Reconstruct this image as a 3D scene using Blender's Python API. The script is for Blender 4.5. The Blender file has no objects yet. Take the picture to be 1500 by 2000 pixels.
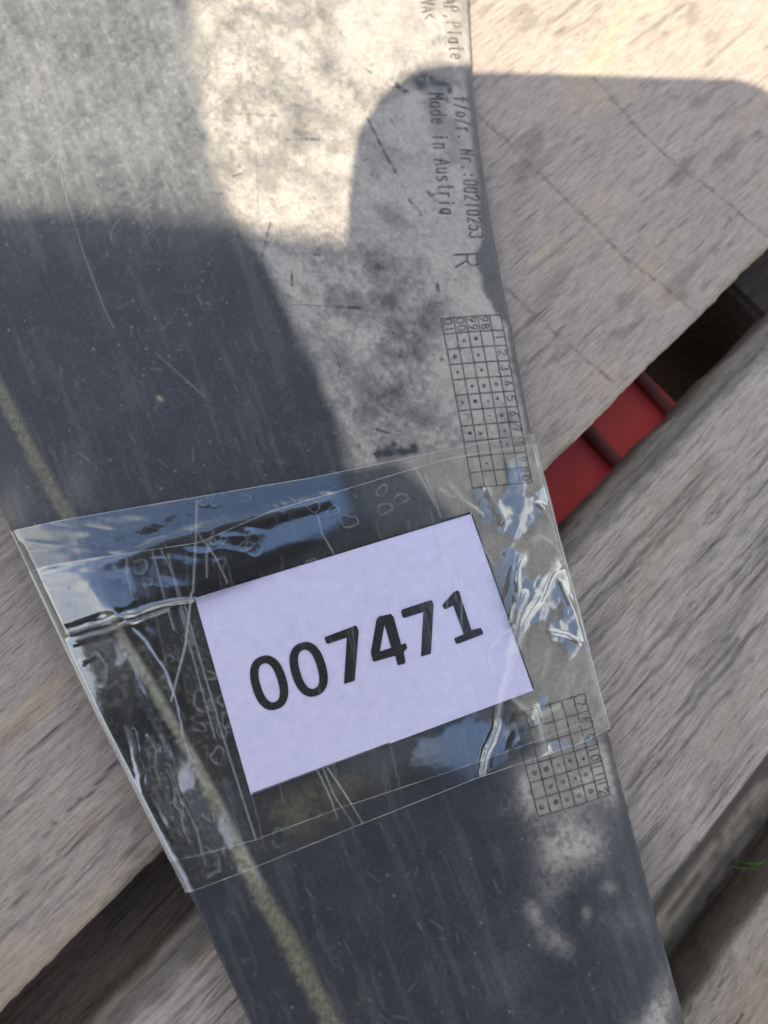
import bpy, bmesh, math
import numpy as np
from mathutils import Vector, Matrix

scene = bpy.context.scene
C = scene.collection
R = math.radians

# ---------------------------------------------------------------- camera
F = 1502.0                                    # focal length in photo pixels (1500 x 2000)
D0 = 0.197
TX, TY = R(9), R(13)
CAM = D0 * np.array([-math.sin(TX), -math.sin(TY), math.sqrt(1 - math.sin(TX) ** 2 - math.sin(TY) ** 2)])
cb = CAM / np.linalg.norm(CAM)
cr = np.cross([0, 1, 0], cb); cr /= np.linalg.norm(cr)
cu = np.cross(cb, cr)
cam = bpy.data.cameras.new('camera')
camo = bpy.data.objects.new('camera', cam); C.objects.link(camo)
camo.matrix_world = Matrix([[cr[0], cu[0], cb[0], CAM[0]], [cr[1], cu[1], cb[1], CAM[1]],
                            [cr[2], cu[2], cb[2], CAM[2]], [0, 0, 0, 1]])
cam.sensor_width = 36; cam.lens = 36 * F / 2000
cam.clip_start = 0.005; cam.clip_end = 500
cam.dof.use_dof = True; cam.dof.focus_distance = 0.193; cam.dof.aperture_fstop = 8.0
scene.camera = camo

# ---------------------------------------------------------------- light
CLOUD_SEED = 3.0
SUN = np.array([-0.40, -0.50, 1.0])           # towards the sun
sd = SUN / np.linalg.norm(SUN)
w = bpy.data.worlds.new('World'); scene.world = w; w.use_nodes = True
nt = w.node_tree; nt.nodes.clear()
sky = nt.nodes.new('ShaderNodeTexSky'); sky.sky_type = 'NISHITA'; sky.sun_disc = False
sky.sun_elevation = math.asin(sd[2]); sky.sun_rotation = math.atan2(sd[0], sd[1])
sky.air_density = 1.0; sky.dust_density = 0.6; sky.ozone_density = 3.5
bg = nt.nodes.new('ShaderNodeBackground'); bg.inputs['Strength'].default_value = 0.15
wo = nt.nodes.new('ShaderNodeOutputWorld')
# broken white cloud over the blue, the same all round the sky
tcw = nt.nodes.new('ShaderNodeTexCoord'); sx = nt.nodes.new('ShaderNodeSeparateXYZ'); nt.links.new(tcw.outputs['Generated'], sx.inputs[0])
def wmath(op, a, b):
    nd = nt.nodes.new('ShaderNodeMath'); nd.operation = op
    for i, v in enumerate((a, b)):
        if hasattr(v, 'is_output'): nt.links.new(v, nd.inputs[i])
        else: nd.inputs[i].default_value = v
    return nd.outputs[0]
zz = wmath('ADD', wmath('MAXIMUM', sx.outputs[2], 0.0), 0.18)
cx = nt.nodes.new('ShaderNodeCombineXYZ'); nt.links.new(wmath('DIVIDE', sx.outputs[0], zz), cx.inputs[0]); nt.links.new(wmath('DIVIDE', sx.outputs[1], zz), cx.inputs[1])
cx.inputs[2].default_value = CLOUD_SEED
cn = nt.nodes.new('ShaderNodeTexNoise'); cn.inputs['Scale'].default_value = 1.5; cn.inputs['Detail'].default_value = 7; cn.inputs['Roughness'].default_value = 0.58
nt.links.new(cx.outputs[0], cn.inputs['Vector'])
cm = nt.nodes.new('ShaderNodeMapRange'); cm.inputs['From Min'].default_value = 0.46; cm.inputs['From Max'].default_value = 0.60; cm.interpolation_type = 'SMOOTHSTEP'
nt.links.new(wmath('ADD', cn.outputs[0], wmath('MULTIPLY', wmath('SUBTRACT', 0.82, sx.outputs[2]), 0.30)), cm.inputs['Value'])
mx = nt.nodes.new('ShaderNodeMix'); mx.data_type = 'RGBA'; nt.links.new(cm.outputs[0], mx.inputs[0]); nt.links.new(sky.outputs[0], mx.inputs[6]); mx.inputs[7].default_value = (5.7, 5.8, 6.0, 1)
nt.links.new(mx.outputs[2], bg.inputs[0]); nt.links.new(bg.outputs[0], wo.inputs[0])
sl = bpy.data.lights.new('sun', 'SUN'); sl.energy = 4.3; sl.angle = R(0.53); sl.color = (1.0, 0.905, 0.73)
slo = bpy.data.objects.new('sun', sl); C.objects.link(slo)
slo.rotation_euler = Vector(sd).to_track_quat('Z', 'Y').to_euler()
scene.view_settings.view_transform = 'Standard'; scene.view_settings.look = 'None'
scene.view_settings.gamma = 1; scene.view_settings.exposure = 1.15
scene.view_settings.use_white_balance = True; scene.view_settings.white_balance_temperature = 6650; scene.view_settings.white_balance_tint = 6
scene.render.engine = 'CYCLES'
scene.cycles.transparent_max_bounces = 16

# ---------------------------------------------------------------- helpers
def at(px, py, z=0.0):
    """photo pixel -> point of the horizontal plane z (arrays allowed)"""
    px = np.asarray(px, float); py = np.asarray(py, float); z = np.asarray(z, float)
    d = [cr[k] * (px - 750) / F + cu[k] * (1000 - py) / F - cb[k] for k in range(3)]
    t = (z - CAM[2]) / d[2]
    return np.stack([CAM[0] + d[0] * t, CAM[1] + d[1] * t, z + 0 * t], -1)

_rng = np.random.default_rng(7)
_lat = _rng.random((256, 256))
def vnoise(x, y):
    x = np.asarray(x, float); y = np.asarray(y, float)
    xi = np.floor(x).astype(int); yi = np.floor(y).astype(int)
    fx = x - xi; fy = y - yi
    fx = fx * fx * (3 - 2 * fx); fy = fy * fy * (3 - 2 * fy)
    g = lambda a, b: _lat[a & 255, b & 255]
    return ((g(xi, yi) * (1 - fx) + g(xi + 1, yi) * fx) * (1 - fy) +
            (g(xi, yi + 1) * (1 - fx) + g(xi + 1, yi + 1) * fx) * fy)
def fbm(x, y, o=4, gain=0.5):
    s = 0; a = 1; n = 0
    for k in range(o):
        s = s + a * vnoise(x * 2 ** k + 17.3 * k, y * 2 ** k + 5.1 * k); n += a; a *= gain
    return s / n
def ss(a, b, x):
    t = np.clip((x - a) / (b - a), 0, 1); return t * t * (3 - 2 * t)
def poly_x(pts):
    ys = [p[1] for p in pts]; xs = [p[0] for p in pts]
    return lambda y: np.interp(y, ys, xs)
def dseg(px, py, pts):
    """distance in pixels to a polyline"""
    d = np.full(np.shape(px), 1e9)
    for (x0, y0), (x1, y1) in zip(pts[:-1], pts[1:]):
        vx, vy = x1 - x0, y1 - y0; l2 = vx * vx + vy * vy + 1e-9
        t = np.clip(((px - x0) * vx + (py - y0) * vy) / l2, 0, 1)
        d = np.minimum(d, np.hypot(px - x0 - t * vx, py - y0 - t * vy))
    return d
def blob(px, py, x, y, rx, ry, rot=0.0):
    c, s = math.cos(R(rot)), math.sin(R(rot))
    a = ((px - x) * c + (py - y) * s) / rx; b = (-(px - x) * s + (py - y) * c) / ry
    return np.exp(-(a * a + b * b))
def add_line(field, px, py, pts, w, amt, box=None):
    """max-in a thin line, evaluated only near it"""
    xs = [p[0] for p in pts]; ys = [p[1] for p in pts]
    m = (px > min(xs) - 4 * w) & (px < max(xs) + 4 * w) & (py > min(ys) - 4 * w) & (py < max(ys) + 4 * w)
    if not m.any(): return
    d = dseg(px[m], py[m], pts)
    field[m] = np.maximum(field[m], amt * np.exp(-(d / w) ** 2))

def mesh_obj(name, verts, faces, mat, parent=None, smooth=True, attrs=None):
    me = bpy.data.meshes.new(name)
    verts = np.ascontiguousarray(verts, np.float32).reshape(-1, 3)
    if isinstance(faces, np.ndarray):
        nf, k = faces.shape
        me.vertices.add(len(verts)); me.vertices.foreach_set('co', verts.ravel())
        me.loops.add(nf * k); me.loops.foreach_set('vertex_index', faces.astype(np.int32).ravel())
        me.polygons.add(nf); me.polygons.foreach_set('loop_start', np.arange(0, nf * k, k, dtype=np.int32))
        me.polygons.foreach_set('loop_total', np.full(nf, k, np.int32))
        me.update(calc_edges=True); me.validate()
    else:
        me.from_pydata([tuple(map(float, v)) for v in verts], [], faces); me.update()
    me.polygons.foreach_set('use_smooth', np.full(len(me.polygons), smooth))
    for an, av in (attrs or {}).items():
        a = me.color_attributes.new(an, 'FLOAT_COLOR', 'POINT')
        a.data.foreach_set('color', np.ascontiguousarray(av, np.float32).ravel())
    o = bpy.data.objects.new(name, me); C.objects.link(o)
    if mat: me.materials.append(mat)
    if parent: o.parent = parent
    return o
def grid_faces(nr, nc, off=0):
    i = np.arange(nr - 1)[:, None] * nc + np.arange(nc - 1)[None, :] + off
    return np.stack([i, i + nc, i + nc + 1, i + 1], -1).reshape(-1, 4)   # up-facing when rows run down, columns right
def tag(o, label, cat, group=None, kind=None):
    if label: o['label'] = label
    if cat: o['category'] = cat
    if group: o['group'] = group
    if kind: o['kind'] = kind
    return o
def empty(name, loc=(0, 0, 0)):
    o = bpy.data.objects.new(name, None); o.empty_display_size = 0.01; C.objects.link(o); o.location = loc; return o

class NT:
    def __init__(s, name):
        s.m = bpy.data.materials.new(name); s.m.use_nodes = True; s.t = s.m.node_tree; s.t.nodes.clear()
        s.out = s.t.nodes.new('ShaderNodeOutputMaterial')
    def n(s, t, **kw):
        nd = s.t.nodes.new('ShaderNode' + t)
        for k, v in kw.items():
            if k in nd.inputs: s.set(nd.inputs[k], v)
            else: setattr(nd, k, v)
        return nd
    def set(s, inp, v):
        if hasattr(v, 'is_output'): s.t.links.new(v, inp)
        elif isinstance(v, bpy.types.Node): s.t.links.new(v.outputs[0], inp)
        else: inp.default_value = v
    def math(s, op, a, b=0.0, c=0.0, clamp=False):
        nd = s.t.nodes.new('ShaderNodeMath'); nd.operation = op; nd.use_clamp = clamp
        for i, v in enumerate((a, b, c)): s.set(nd.inputs[i], v)
        return nd.outputs[0]
    def mix(s, f, a, b, blend='MIX'):
        nd = s.t.nodes.new('ShaderNodeMix'); nd.data_type = 'RGBA'; nd.blend_type = blend
        s.set(nd.inputs[0], f); s.set(nd.inputs[6], a); s.set(nd.inputs[7], b)
        return nd.outputs[2]
    def ramp(s, f, stops):
        nd = s.t.nodes.new('ShaderNodeValToRGB'); s.set(nd.inputs[0], f)
        e = nd.color_ramp.elements
        while len(e) < len(stops): e.new(0.5)
        for q, (p, c) in zip(e, stops):
            q.position = p; q.color = (c, c, c, 1) if not hasattr(c, '__len__') else (*c, 1)
        return nd.outputs[0]
    def coord(s, scale=(1, 1, 1), rot=(0, 0, 0)):
        tc = s.n('TexCoord'); mp = s.n('Mapping'); s.set(mp.inputs[0], tc.outputs['Object'])
        mp.inputs['Scale'].default_value = scale; mp.inputs['Rotation'].default_value = rot
        return mp.outputs[0]
    def noise(s, vec, scale, detail=4, rough=0.55, dist=0.0):
        nd = s.n('TexNoise'); s.set(nd.inputs['Vector'], vec); nd.inputs['Scale'].default_value = scale
        nd.inputs['Detail'].default_value = detail; nd.inputs['Roughness'].default_value = rough
        nd.inputs['Distortion'].default_value = dist
        return nd.outputs[0]
    def done(s, sh): s.t.links.new(sh.outputs[0] if isinstance(sh, bpy.types.Node) else sh, s.out.inputs[0]); return s.m

def plain(name, col, rough=0.6, spec=0.5, noise_amt=0.25, scale=300, bump=0.0):
    N = NT(name); v = N.coord()
    f = N.noise(v, scale, 5)
    c = N.mix(f, tuple(x * (1 - noise_amt) for x in col) + (1,), tuple(min(1, x * (1 + noise_amt)) for x in col) + (1,))
    b = N.n('BsdfPrincipled'); N.set(b.inputs['Base Color'], c); b.inputs['Roughness'].default_value = rough
    b.inputs['Specular IOR Level'].default_value = spec
    if bump:
        bp = N.n('Bump'); bp.inputs['Strength'].default_value = bump; bp.inputs['Distance'].default_value = 0.0005
        N.set(bp.inputs['Height'], f); N.set(b.inputs['Normal'], bp)
    return N.done(b)

# ---------------------------------------------------------------- materials
def wood_mat(name, dark, light, warm, fibre=1.0, across=900.0, stretch=16.0):
    """weathered board: local x runs along the grain; attribute wear = (crack, tan patch, dirt and dark edges, -)"""
    N = NT(name)
    v1 = N.coord((1 / stretch, 1, 1))
    at_ = N.n('Attribute', attribute_name='wear'); sp = N.n('SeparateColor'); N.set(sp.inputs[0], at_.outputs['Color'])
    # the grain wanders a little: shift the coordinate sideways by slow noise
    base = N.coord(); wn = N.noise(N.coord((0.6, 1, 1)), 38, 3, 0.5)
    off = N.n('CombineXYZ'); N.set(off.inputs[1], N.math('MULTIPLY', N.math('SUBTRACT', wn, 0.5), 0.0038 * fibre))
    va = N.n('VectorMath', operation='ADD'); N.set(va.inputs[0], base); N.set(va.inputs[1], off.outputs[0])
    def grain(st, sc, det, ro, di=0.0):
        mp = N.n('Mapping'); N.set(mp.inputs[0], va.outputs[0]); mp.inputs['Scale'].default_value = (1 / st, 1, 1)
        return N.noise(mp.outputs[0], sc, det, ro, di)
    f1 = grain(stretch * 0.75, across * 0.75, 5, 0.7, 0.2)
    f2 = grain(stretch * 0.9, across * 1.9, 3, 0.7)
    f3 = N.noise(N.coord((0.5, 1, 1)), 55, 4, 0.6, 0.8)
    f4 = grain(2.2, across * 1.3, 3, 0.7)
    f5 = grain(stretch * 1.6, across * 0.8, 2, 0.5)
    s = N.math('ADD', N.math('MULTIPLY', f1, 0.50), N.math('MULTIPLY', f2, 0.30))
    s = N.math('ADD', s, N.math('MULTIPLY', f4, 0.20))
    s = N.math('ADD', s, N.math('MULTIPLY', N.math('SUBTRACT', f3, 0.5), 0.13))
    f6 = grain(stretch * 1.1, across * 1.5, 3, 0.6)
    line = N.ramp(f5, [(0.325, 1.0), (0.36, 0.0)]); lite = N.ramp(f6, [(0.62, 0.0), (0.66, 1.0)])
    s = N.math('SUBTRACT', s, N.math('MULTIPLY', line, 0.06))
    t = N.ramp(s, [(0.36, 0.0), (0.49, 0.60), (0.61, 1.0)])
    c = N.mix(t, (*dark, 1), (*light, 1))
    c = N.mix(N.math('MULTIPLY', lite, 0.35), c, tuple(x * 1.15 for x in light) + (1,))
    c = N.mix(N.math('MULTIPLY', line, 0.38), c, tuple(x * 0.62 for x in dark) + (1,))
    c = N.mix(N.math('MULTIPLY', sp.outputs[1], 0.8), c, N.mix(t, tuple(x * 0.6 for x in warm) + (1,), (*warm, 1)))
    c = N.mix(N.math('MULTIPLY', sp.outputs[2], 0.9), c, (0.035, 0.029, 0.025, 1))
    c = N.mix(sp.outputs[0], c, (0.05, 0.043, 0.042, 1))
    b = N.n('BsdfPrincipled'); N.set(b.inputs['Base Color'], c); b.inputs['Roughness'].default_value = 0.85
    b.inputs['Specular IOR Level'].default_value = 0.25
    h = N.math('SUBTRACT', s, N.math('MULTIPLY', sp.outputs[0], 0.8))
    bp = N.n('Bump'); bp.inputs['Strength'].default_value = 0.75 * fibre; bp.inputs['Distance'].default_value = 0.0006
    N.set(bp.inputs['Height'], h); N.set(b.inputs['Normal'], bp)
    return N.done(b)

M_wood_a = wood_mat('weathered_board_silver', (0.175, 0.142, 0.123), (0.385, 0.322, 0.28), (0.42, 0.335, 0.24), 0.9, 1500, 11)
M_wood_b = wood_mat('weathered_board_streaky', (0.155, 0.127, 0.110), (0.42, 0.357, 0.315), (0.38, 0.30, 0.215), 1.2, 1300, 16)
M_wood_c = wood_mat('weathered_board_brown', (0.17, 0.13, 0.10), (0.36, 0.30, 0.245), (0.36, 0.27, 0.18), 0.8, 700, 5)
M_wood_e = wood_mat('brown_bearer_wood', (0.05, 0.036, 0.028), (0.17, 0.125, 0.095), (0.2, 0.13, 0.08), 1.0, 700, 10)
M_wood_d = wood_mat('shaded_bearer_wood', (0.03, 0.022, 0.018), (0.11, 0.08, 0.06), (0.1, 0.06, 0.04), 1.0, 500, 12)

def plate_material():
    N = NT('dusty_black_plastic')
    a = N.n('Attribute', attribute_name='wear'); sp = N.n('SeparateColor'); N.set(sp.inputs[0], a.outputs['Color'])
    v = N.coord()
    n1 = N.noise(v, 4200, 4, 0.75); n2 = N.noise(v, 900, 6, 0.7); n3 = N.noise(N.coord((1, 0.3, 1), (0, 0, -0.3)), 1800, 3, 0.7)
    fine = N.math('ADD', N.math('MULTIPLY', N.math('SUBTRACT', n1, 0.5), 0.9), N.math('MULTIPLY', N.math('SUBTRACT', n2, 0.5), 0.8))
    fine = N.math('ADD', fine, N.math('MULTIPLY', N.math('SUBTRACT', n3, 0.5), 0.5))
    amp = N.math('ADD', 0.16, N.math('MULTIPLY', sp.outputs[0], 0.62))
    dust = N.math('ADD', sp.outputs[0], N.math('MULTIPLY', fine, amp), clamp=True)
    c = N.mix(dust, (0.023, 0.0245, 0.030, 1), N.mix(n2, (0.295, 0.262, 0.235, 1), (0.42, 0.377, 0.335, 1)))
    gy = N.math('MULTIPLY', sp.outputs[1], N.math('ADD', 0.55, N.math('MULTIPLY', fine, 1.6)), clamp=True)
    c = N.mix(gy, c, (0.31, 0.262, 0.165, 1))
    c = N.mix(sp.outputs[2], c, (0.45, 0.455, 0.45, 1))
    c = N.mix(a.outputs['Alpha'], c, (0.022, 0.024, 0.03, 1))
    b = N.n('BsdfPrincipled'); N.set(b.inputs['Base Color'], c)
    N.set(b.inputs['Roughness'], N.math('ADD', 0.40, N.math('MULTIPLY', dust, 0.45)))
    N.set(b.inputs['Specular IOR Level'], N.math('SUBTRACT', 0.40, N.math('MULTIPLY', dust, 0.32)))
    bp = N.n('Bump'); bp.inputs['Strength'].default_value = 0.35; bp.inputs['Distance'].default_value = 0.0002
    N.set(bp.inputs['Height'], N.math('ADD', dust, N.math('MULTIPLY', n1, 0.3))); N.set(b.inputs['Normal'], bp)
    return N.done(b)
M_plate = plate_material()
def letter_material():
    N = NT('rubbed_plastic_relief'); v = N.coord()
    f = N.ramp(N.math('ADD', N.math('MULTIPLY', N.noise(v, 420, 4, 0.7), .7), N.math('MULTIPLY', N.noise(v, 2600, 3, 0.7), .3)), [(0.42, 0.0), (0.62, 1.0)])
    c = N.mix(f, (0.035, 0.035, 0.038, 1), (0.19, 0.17, 0.15, 1))
    b = N.n('BsdfPrincipled'); N.set(b.inputs['Base Color'], c); b.inputs['Roughness'].default_value = 0.65
    b.inputs['Specular IOR Level'].default_value = 0.3
    return N.done(b)
M_letter = letter_material()
M_paper = None
def paper_material():
    N = NT('white_printer_paper'); v = N.coord()
    f = N.ramp(N.noise(v, 330, 7, 0.75), [(0.3, 0.0), (0.7, 1.0)]); g = N.noise(v, 70, 3)
    c = N.mix(f, (0.52, 0.50, 0.75, 1), (0.645, 0.62, 0.89, 1))
    c = N.mix(N.math('MULTIPLY', g, 0.25), c, (0.70, 0.64, 0.80, 1))
    b = N.n('BsdfPrincipled'); N.set(b.inputs['Base Color'], c); b.inputs['Roughness'].default_value = 0.9
    b.inputs['Specular IOR Level'].default_value = 0.2
    return N.done(b)
M_paper = paper_material()
def ink_material(name, lo, hi):
    N = NT(name); v = N.coord()
    f = N.ramp(N.noise(v, 1900, 4, 0.75), [(0.45, 0.0), (0.75, 1.0)])
    c = N.mix(f, (*lo, 1), (*hi, 1))
    b = N.n('BsdfPrincipled'); N.set(b.inputs['Base Color'], c); b.inputs['Roughness'].default_value = 0.8
    b.inputs['Specular IOR Level'].default_value = 0.2
    return N.done(b)
M_ink = ink_material('black_printer_ink', (0.016, 0.016, 0.019), (0.075, 0.073, 0.085))
M_border = ink_material('broken_border_ink', (0.01, 0.01, 0.012), (0.16, 0.15, 0.18))

def tape_material():
    """clear film: see-through with a mirror-like coat; attribute wear = (whitened crease, yellow edge, -, -)"""
    N = NT('clear_packing_tape')
    a = N.n('Attribute', attribute_name='wear'); sp = N.n('SeparateColor'); N.set(sp.inputs[0], a.outputs['Color'])
    v = N.coord()
    n1 = N.noise(N.coord((1, 0.06, 1), (0, 0, -0.28)), 900, 3, 0.6); n2 = N.noise(v, 260, 3, 0.5)
    bp = N.n('Bump'); bp.inputs['Strength'].default_value = 0.12; bp.inputs['Distance'].default_value = 0.0003
    N.set(bp.inputs['Height'], N.math('ADD', N.math('MULTIPLY', n1, 0.35), n2))
    geo = N.n('NewGeometry'); fr = N.n('Fresnel'); N.set(fr.inputs['IOR'], N.math('ADD', 1.5, N.math('MULTIPLY', geo.outputs['Backfacing'], 1 / 1.5 - 1.5)));   # a film: the same mirror from both sides
    N.set(fr.inputs['Normal'], bp)
    fac = N.math('MULTIPLY', fr, N.math('ADD', 0.32, N.math('MULTIPLY', sp.outputs[2], 4.3)), clamp=True)
    tr = N.n('BsdfTransparent'); tr.inputs[0].default_value = (0.99, 0.985, 0.96, 1)
    gl = N.n('BsdfGlossy'); gl.inputs['Roughness'].default_value = 0.115; N.set(gl.inputs['Normal'], bp)
    m1 = N.n('MixShader'); N.set(m1.inputs[0], fac); N.set(m1.inputs[1], tr.outputs[0]); N.set(m1.inputs[2], gl.outputs[0])
    df = N.n('BsdfDiffuse'); N.set(df.inputs[0], N.mix(sp.outputs[1], (0.75, 0.76, 0.76, 1), (0.62, 0.52, 0.32, 1)))
    m2 = N.n('MixShader'); N.set(m2.inputs[0], N.math('MAXIMUM', sp.outputs[0], sp.outputs[1])); N.set(m2.inputs[1], m1.outputs[0]); N.set(m2.inputs[2], df.outputs[0])
    return N.done(m2)
M_tape = tape_material()
M_red = plain('red_paint', (0.70, 0.055, 0.04), 0.55, 0.35, 0.22, 160, 0.1)
M_rust = plain('rusty_steel', (0.16, 0.035, 0.028), 0.7, 0.4, 0.5, 400, 0.3)
M_soil = plain('dry_soil', (0.16, 0.125, 0.095), 0.95, 0.1, 0.45, 60, 0.5)
M_leaf = plain('grass_green', (0.10, 0.22, 0.03), 0.6, 0.4, 0.3, 300)
M_phone = plain('black_phone_case', (0.02, 0.02, 0.022), 0.45, 0.5, 0.2)
M_cloth = plain('dark_cloth', (0.025, 0.024, 0.028), 0.95, 0.1, 0.3)
M_skin = plain('skin', (0.45, 0.28, 0.2), 0.6, 0.4, 0.1)
M_grease = plain('lens_glass', (0.01, 0.01, 0.015), 0.1, 0.5, 0.0)

# ---------------------------------------------------------------- ground and pallet
ZG = -0.150
ZW = -0.0083                                  # deck board tops
g = mesh_obj('ground', np.array([[-40, -40, ZG], [40, -40, ZG], [40, 40, ZG], [-40, 40, ZG]], float), [(0, 1, 2, 3)], M_soil, smooth=False)
g['kind'] = 'structure'

# direction of the deck boards, from two points of the long gap's edge
A0 = at(300, 1678, ZW); A1 = at(1500, 485, ZW)
du = (A1 - A0) / np.linalg.norm(A1 - A0)      # along the boards (up right)
dn = np.array([du[1], -du[0], 0])             # across, towards lower right
ANG = math.atan2(du[1], du[0])
def board_frame(px, py, z):
    """object matrix with x along the board, y across (to the upper left), origin on the edge point"""
    o = at(px, py, z)
    return Matrix.Translation(Vector(o)) @ Matrix.Rotation(ANG, 4, 'Z')
def across(px, py, z, o):
    return float(np.dot(at(px, py, z) - o, dn))

pallet = empty('wooden_pallet', (0, 0, ZG))
tag(pallet, 'weathered grey wooden slat pallet under the black plate', 'pallet')

def board(name, mat, M, x0, x1, y0, y1, thick, seed, bev_lo=(0.002, 0.002), bev_hi=(0.002, 0.002), rough=0.0003, wear=None, step=0.0009, wob=0.0007):
    """one deck board swept along local x; y0..y1 across (y1 is the upper-left side).
    bev_* = (run, drop) of the worn long edge on the y0 / y1 side"""
    xs = np.arange(x0, x1 + step, step)
    ntop = max(8, int((y1 - y0 - bev_lo[0] - bev_hi[0]) / 0.0007))
    prof = []                                 # (y, z, edge side, wobble weight)
    prof.append((y0, -thick)); prof.append((y0, -thick * .8)); 
    for k in range(8):
        a = k / 7 * math.pi / 2
        prof.append((y0 + bev_lo[0] * (1 - math.cos(a)) if bev_lo[1] < 0.006 else y0 + bev_lo[0] * k / 7, -bev_lo[1] + bev_lo[1] * (math.sin(a) if bev_lo[1] < 0.006 else k / 7)))
    for k in range(1, ntop): prof.append((y0 + bev_lo[0] + (y1 - y0 - bev_lo[0] - bev_hi[0]) * k / ntop, 0.0))
    for k in range(7, -1, -1):
        a = k / 7 * math.pi / 2
        prof.append((y1 - bev_hi[0] * (1 - math.cos(a)), -bev_hi[1] + bev_hi[1] * math.sin(a)))
    for k in range(1, 9): prof.append((y1, -bev_hi[1] - (thick - bev_hi[1]) * k / 8))
    prof = np.array(prof); P = len(prof)
    X, Y = np.meshgrid(xs, prof[:, 0], indexing='ij'); Z = np.tile(prof[:, 1], (len(xs), 1))
    edge = np.minimum(Y - y0, y1 - Y)
    we = np.exp(-np.maximum(edge, 0) / 0.004)
    sgn = np.where(Y - y0 < y1 - Y, 1.0, -1.0)
    wv = (fbm(X * 60 + seed * 9, sgn * 3 + seed, 3) - 0.5) * 2 + (fbm(X * 420 + seed, sgn * 7 + Z * 150 + seed, 3) - 0.5) * 1.0
    Y2 = Y + wv * wob * we
    hz = (fbm(X * 90 + seed * 3.1, Y * 1500 + seed, 4, 0.6) - 0.5) * 2 * rough + (fbm(X * 14 + seed, Y * 45, 3) - 0.5) * 0.0011
    Z2 = Z + hz * np.where(Z > -0.004, 1, 0.3)
    v = np.stack([X, Y2, Z2], -1).reshape(-1, 3)
    f = grid_faces(len(xs), P)[:, ::-1]
    n = len(xs)
    base = np.array([[i * P, (i + 1) * P, (i + 1) * P + P - 1, i * P + P - 1] for i in range(n - 1)])[:, ::-1]
    cap = []
    fcs = np.concatenate([f, base])
    W = np.zeros((X.size, 4))
    if wear: wear(X, Y, Z, W.reshape(X.shape + (4,)))
    o = mesh_obj(name, v, fcs, mat, pallet, True, {'wear': W})
    # end caps (outside the picture)
    bm = bmesh.new(); bm.from_mesh(o.data)
    bmesh.ops.holes_fill(bm, edges=[e for e in bm.edges if e.is_boundary], sides=0)
    bm.to_mesh(o.data); bm.free()
    o.matrix_world = Matrix.Translation((0, 0, -ZG)) @ M if False else M
    o.parent = pallet; o.matrix_parent_inverse = Matrix.Translation(-Vector((0, 0, ZG)))
    return o

def cracks(X, Y, W, n, seed, x0, x1, y0, y1, wmin=0.00035, wmax=0.0006, lmin=0.01, lmax=0.05, amt=0.9):
    rg = np.random.default_rng(seed)
    for _ in range(n):
        cx = rg.uniform(x0, x1); cy = rg.uniform(y0, y1); L = rg.uniform(lmin, lmax); wd = rg.uniform(wmin, wmax)
        i0, i1 = np.searchsorted(X[:, 0], (cx - L / 2, cx + L / 2))
        if i1 <= i0: continue
        xs_ = X[i0:i1]; ph = rg.uniform(0, 50)
        yc = cy + (fbm(xs_ * 150 + ph, 0 * xs_ + ph, 3) - 0.5) * 0.0018
        tp = np.clip(1 - np.abs(xs_ - cx) / (L / 2), 0, 1) ** 0.5
        w_ = wd * tp + 1e-6
        k = amt * np.exp(-((Y[i0:i1] - yc) / w_) ** 2) * ss(0, 0.2, tp)
        W[i0:i1, :, 0] = np.maximum(W[i0:i1, :, 0], k)

# board A: the wide upper board; passes under the plate, left and right of it
MA = board_frame(300, 1678, ZW); OA = at(300, 1678, ZW)
MAi = np.array(MA.inverted())
def loc(Mi, px, py, z):
    p = at(px, py, z); q = Mi @ np.array([p[0], p[1], p[2], 1]); return q[:2]
saw_lines = [[(1160, 150), (1180, 172), (1250, 255), (1320, 320), (1400, 375), (1500, 462)],
             [(930, 220), (975, 262), (1050, 335), (1160, 440), (1230, 510), (1300, 560), (1372, 622)],
             [(985, 560), (1040, 608), (1120, 680), (1195, 745)]]
saw_loc = [[tuple(loc(MAi, x, y, ZW)) for x, y in l] for l in saw_lines]
def wear_a(X, Y, Z, W):
    for l in saw_loc:
        d = dseg(X + (fbm(X * 900, Y * 900, 2) - .5) * 0.0011, Y, l)
        W[..., 0] = np.maximum(W[..., 0], 0.62 * np.exp(-(d / 0.00042) ** 2) * (0.45 + 0.55 * ss(0.3, 0.6, fbm(X * 500, Y * 500, 2))))
    W[..., 1] = ss(0.007, 0.0, Y) * 0.75 * ss(0.25, 0.6, fbm(X * 45, Y * 200 + 3, 3)) + 0.8 * ss(0.60, 0.78, fbm(X * 28 + 4, Y * 110 + 9, 4))
    # ends of the saw lines are bare wood
    for (x, y) in [(1300, 575), (1185, 745), (1270, 540)]:
        q = loc(MAi, x, y, ZW); W[..., 1] = np.maximum(W[..., 1], 0.9 * np.exp(-(((X - q[0]) / 0.006) ** 2 + ((Y - q[1]) / 0.006) ** 2)))
    W[..., 2] = 0.35 * ss(0.62, 0.8, fbm(X * 60 + 40, Y * 160 + 2, 4))
    cracks(X, Y, W, 120, 3, -0.12, 0.32, 0.002, 0.2, amt=0.55)
    cracks(X, Y, W, 12, 5, -0.1, 0.1, 0.004, 0.07, 0.0004, 0.0007, 0.015, 0.05)
board('deck_board', M_wood_a, MA, -0.20, 0.44, 0.0, 0.28, 0.017, 1.3, (0.0022, 0.0022), rough=0.00035, wear=wear_a)

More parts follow.
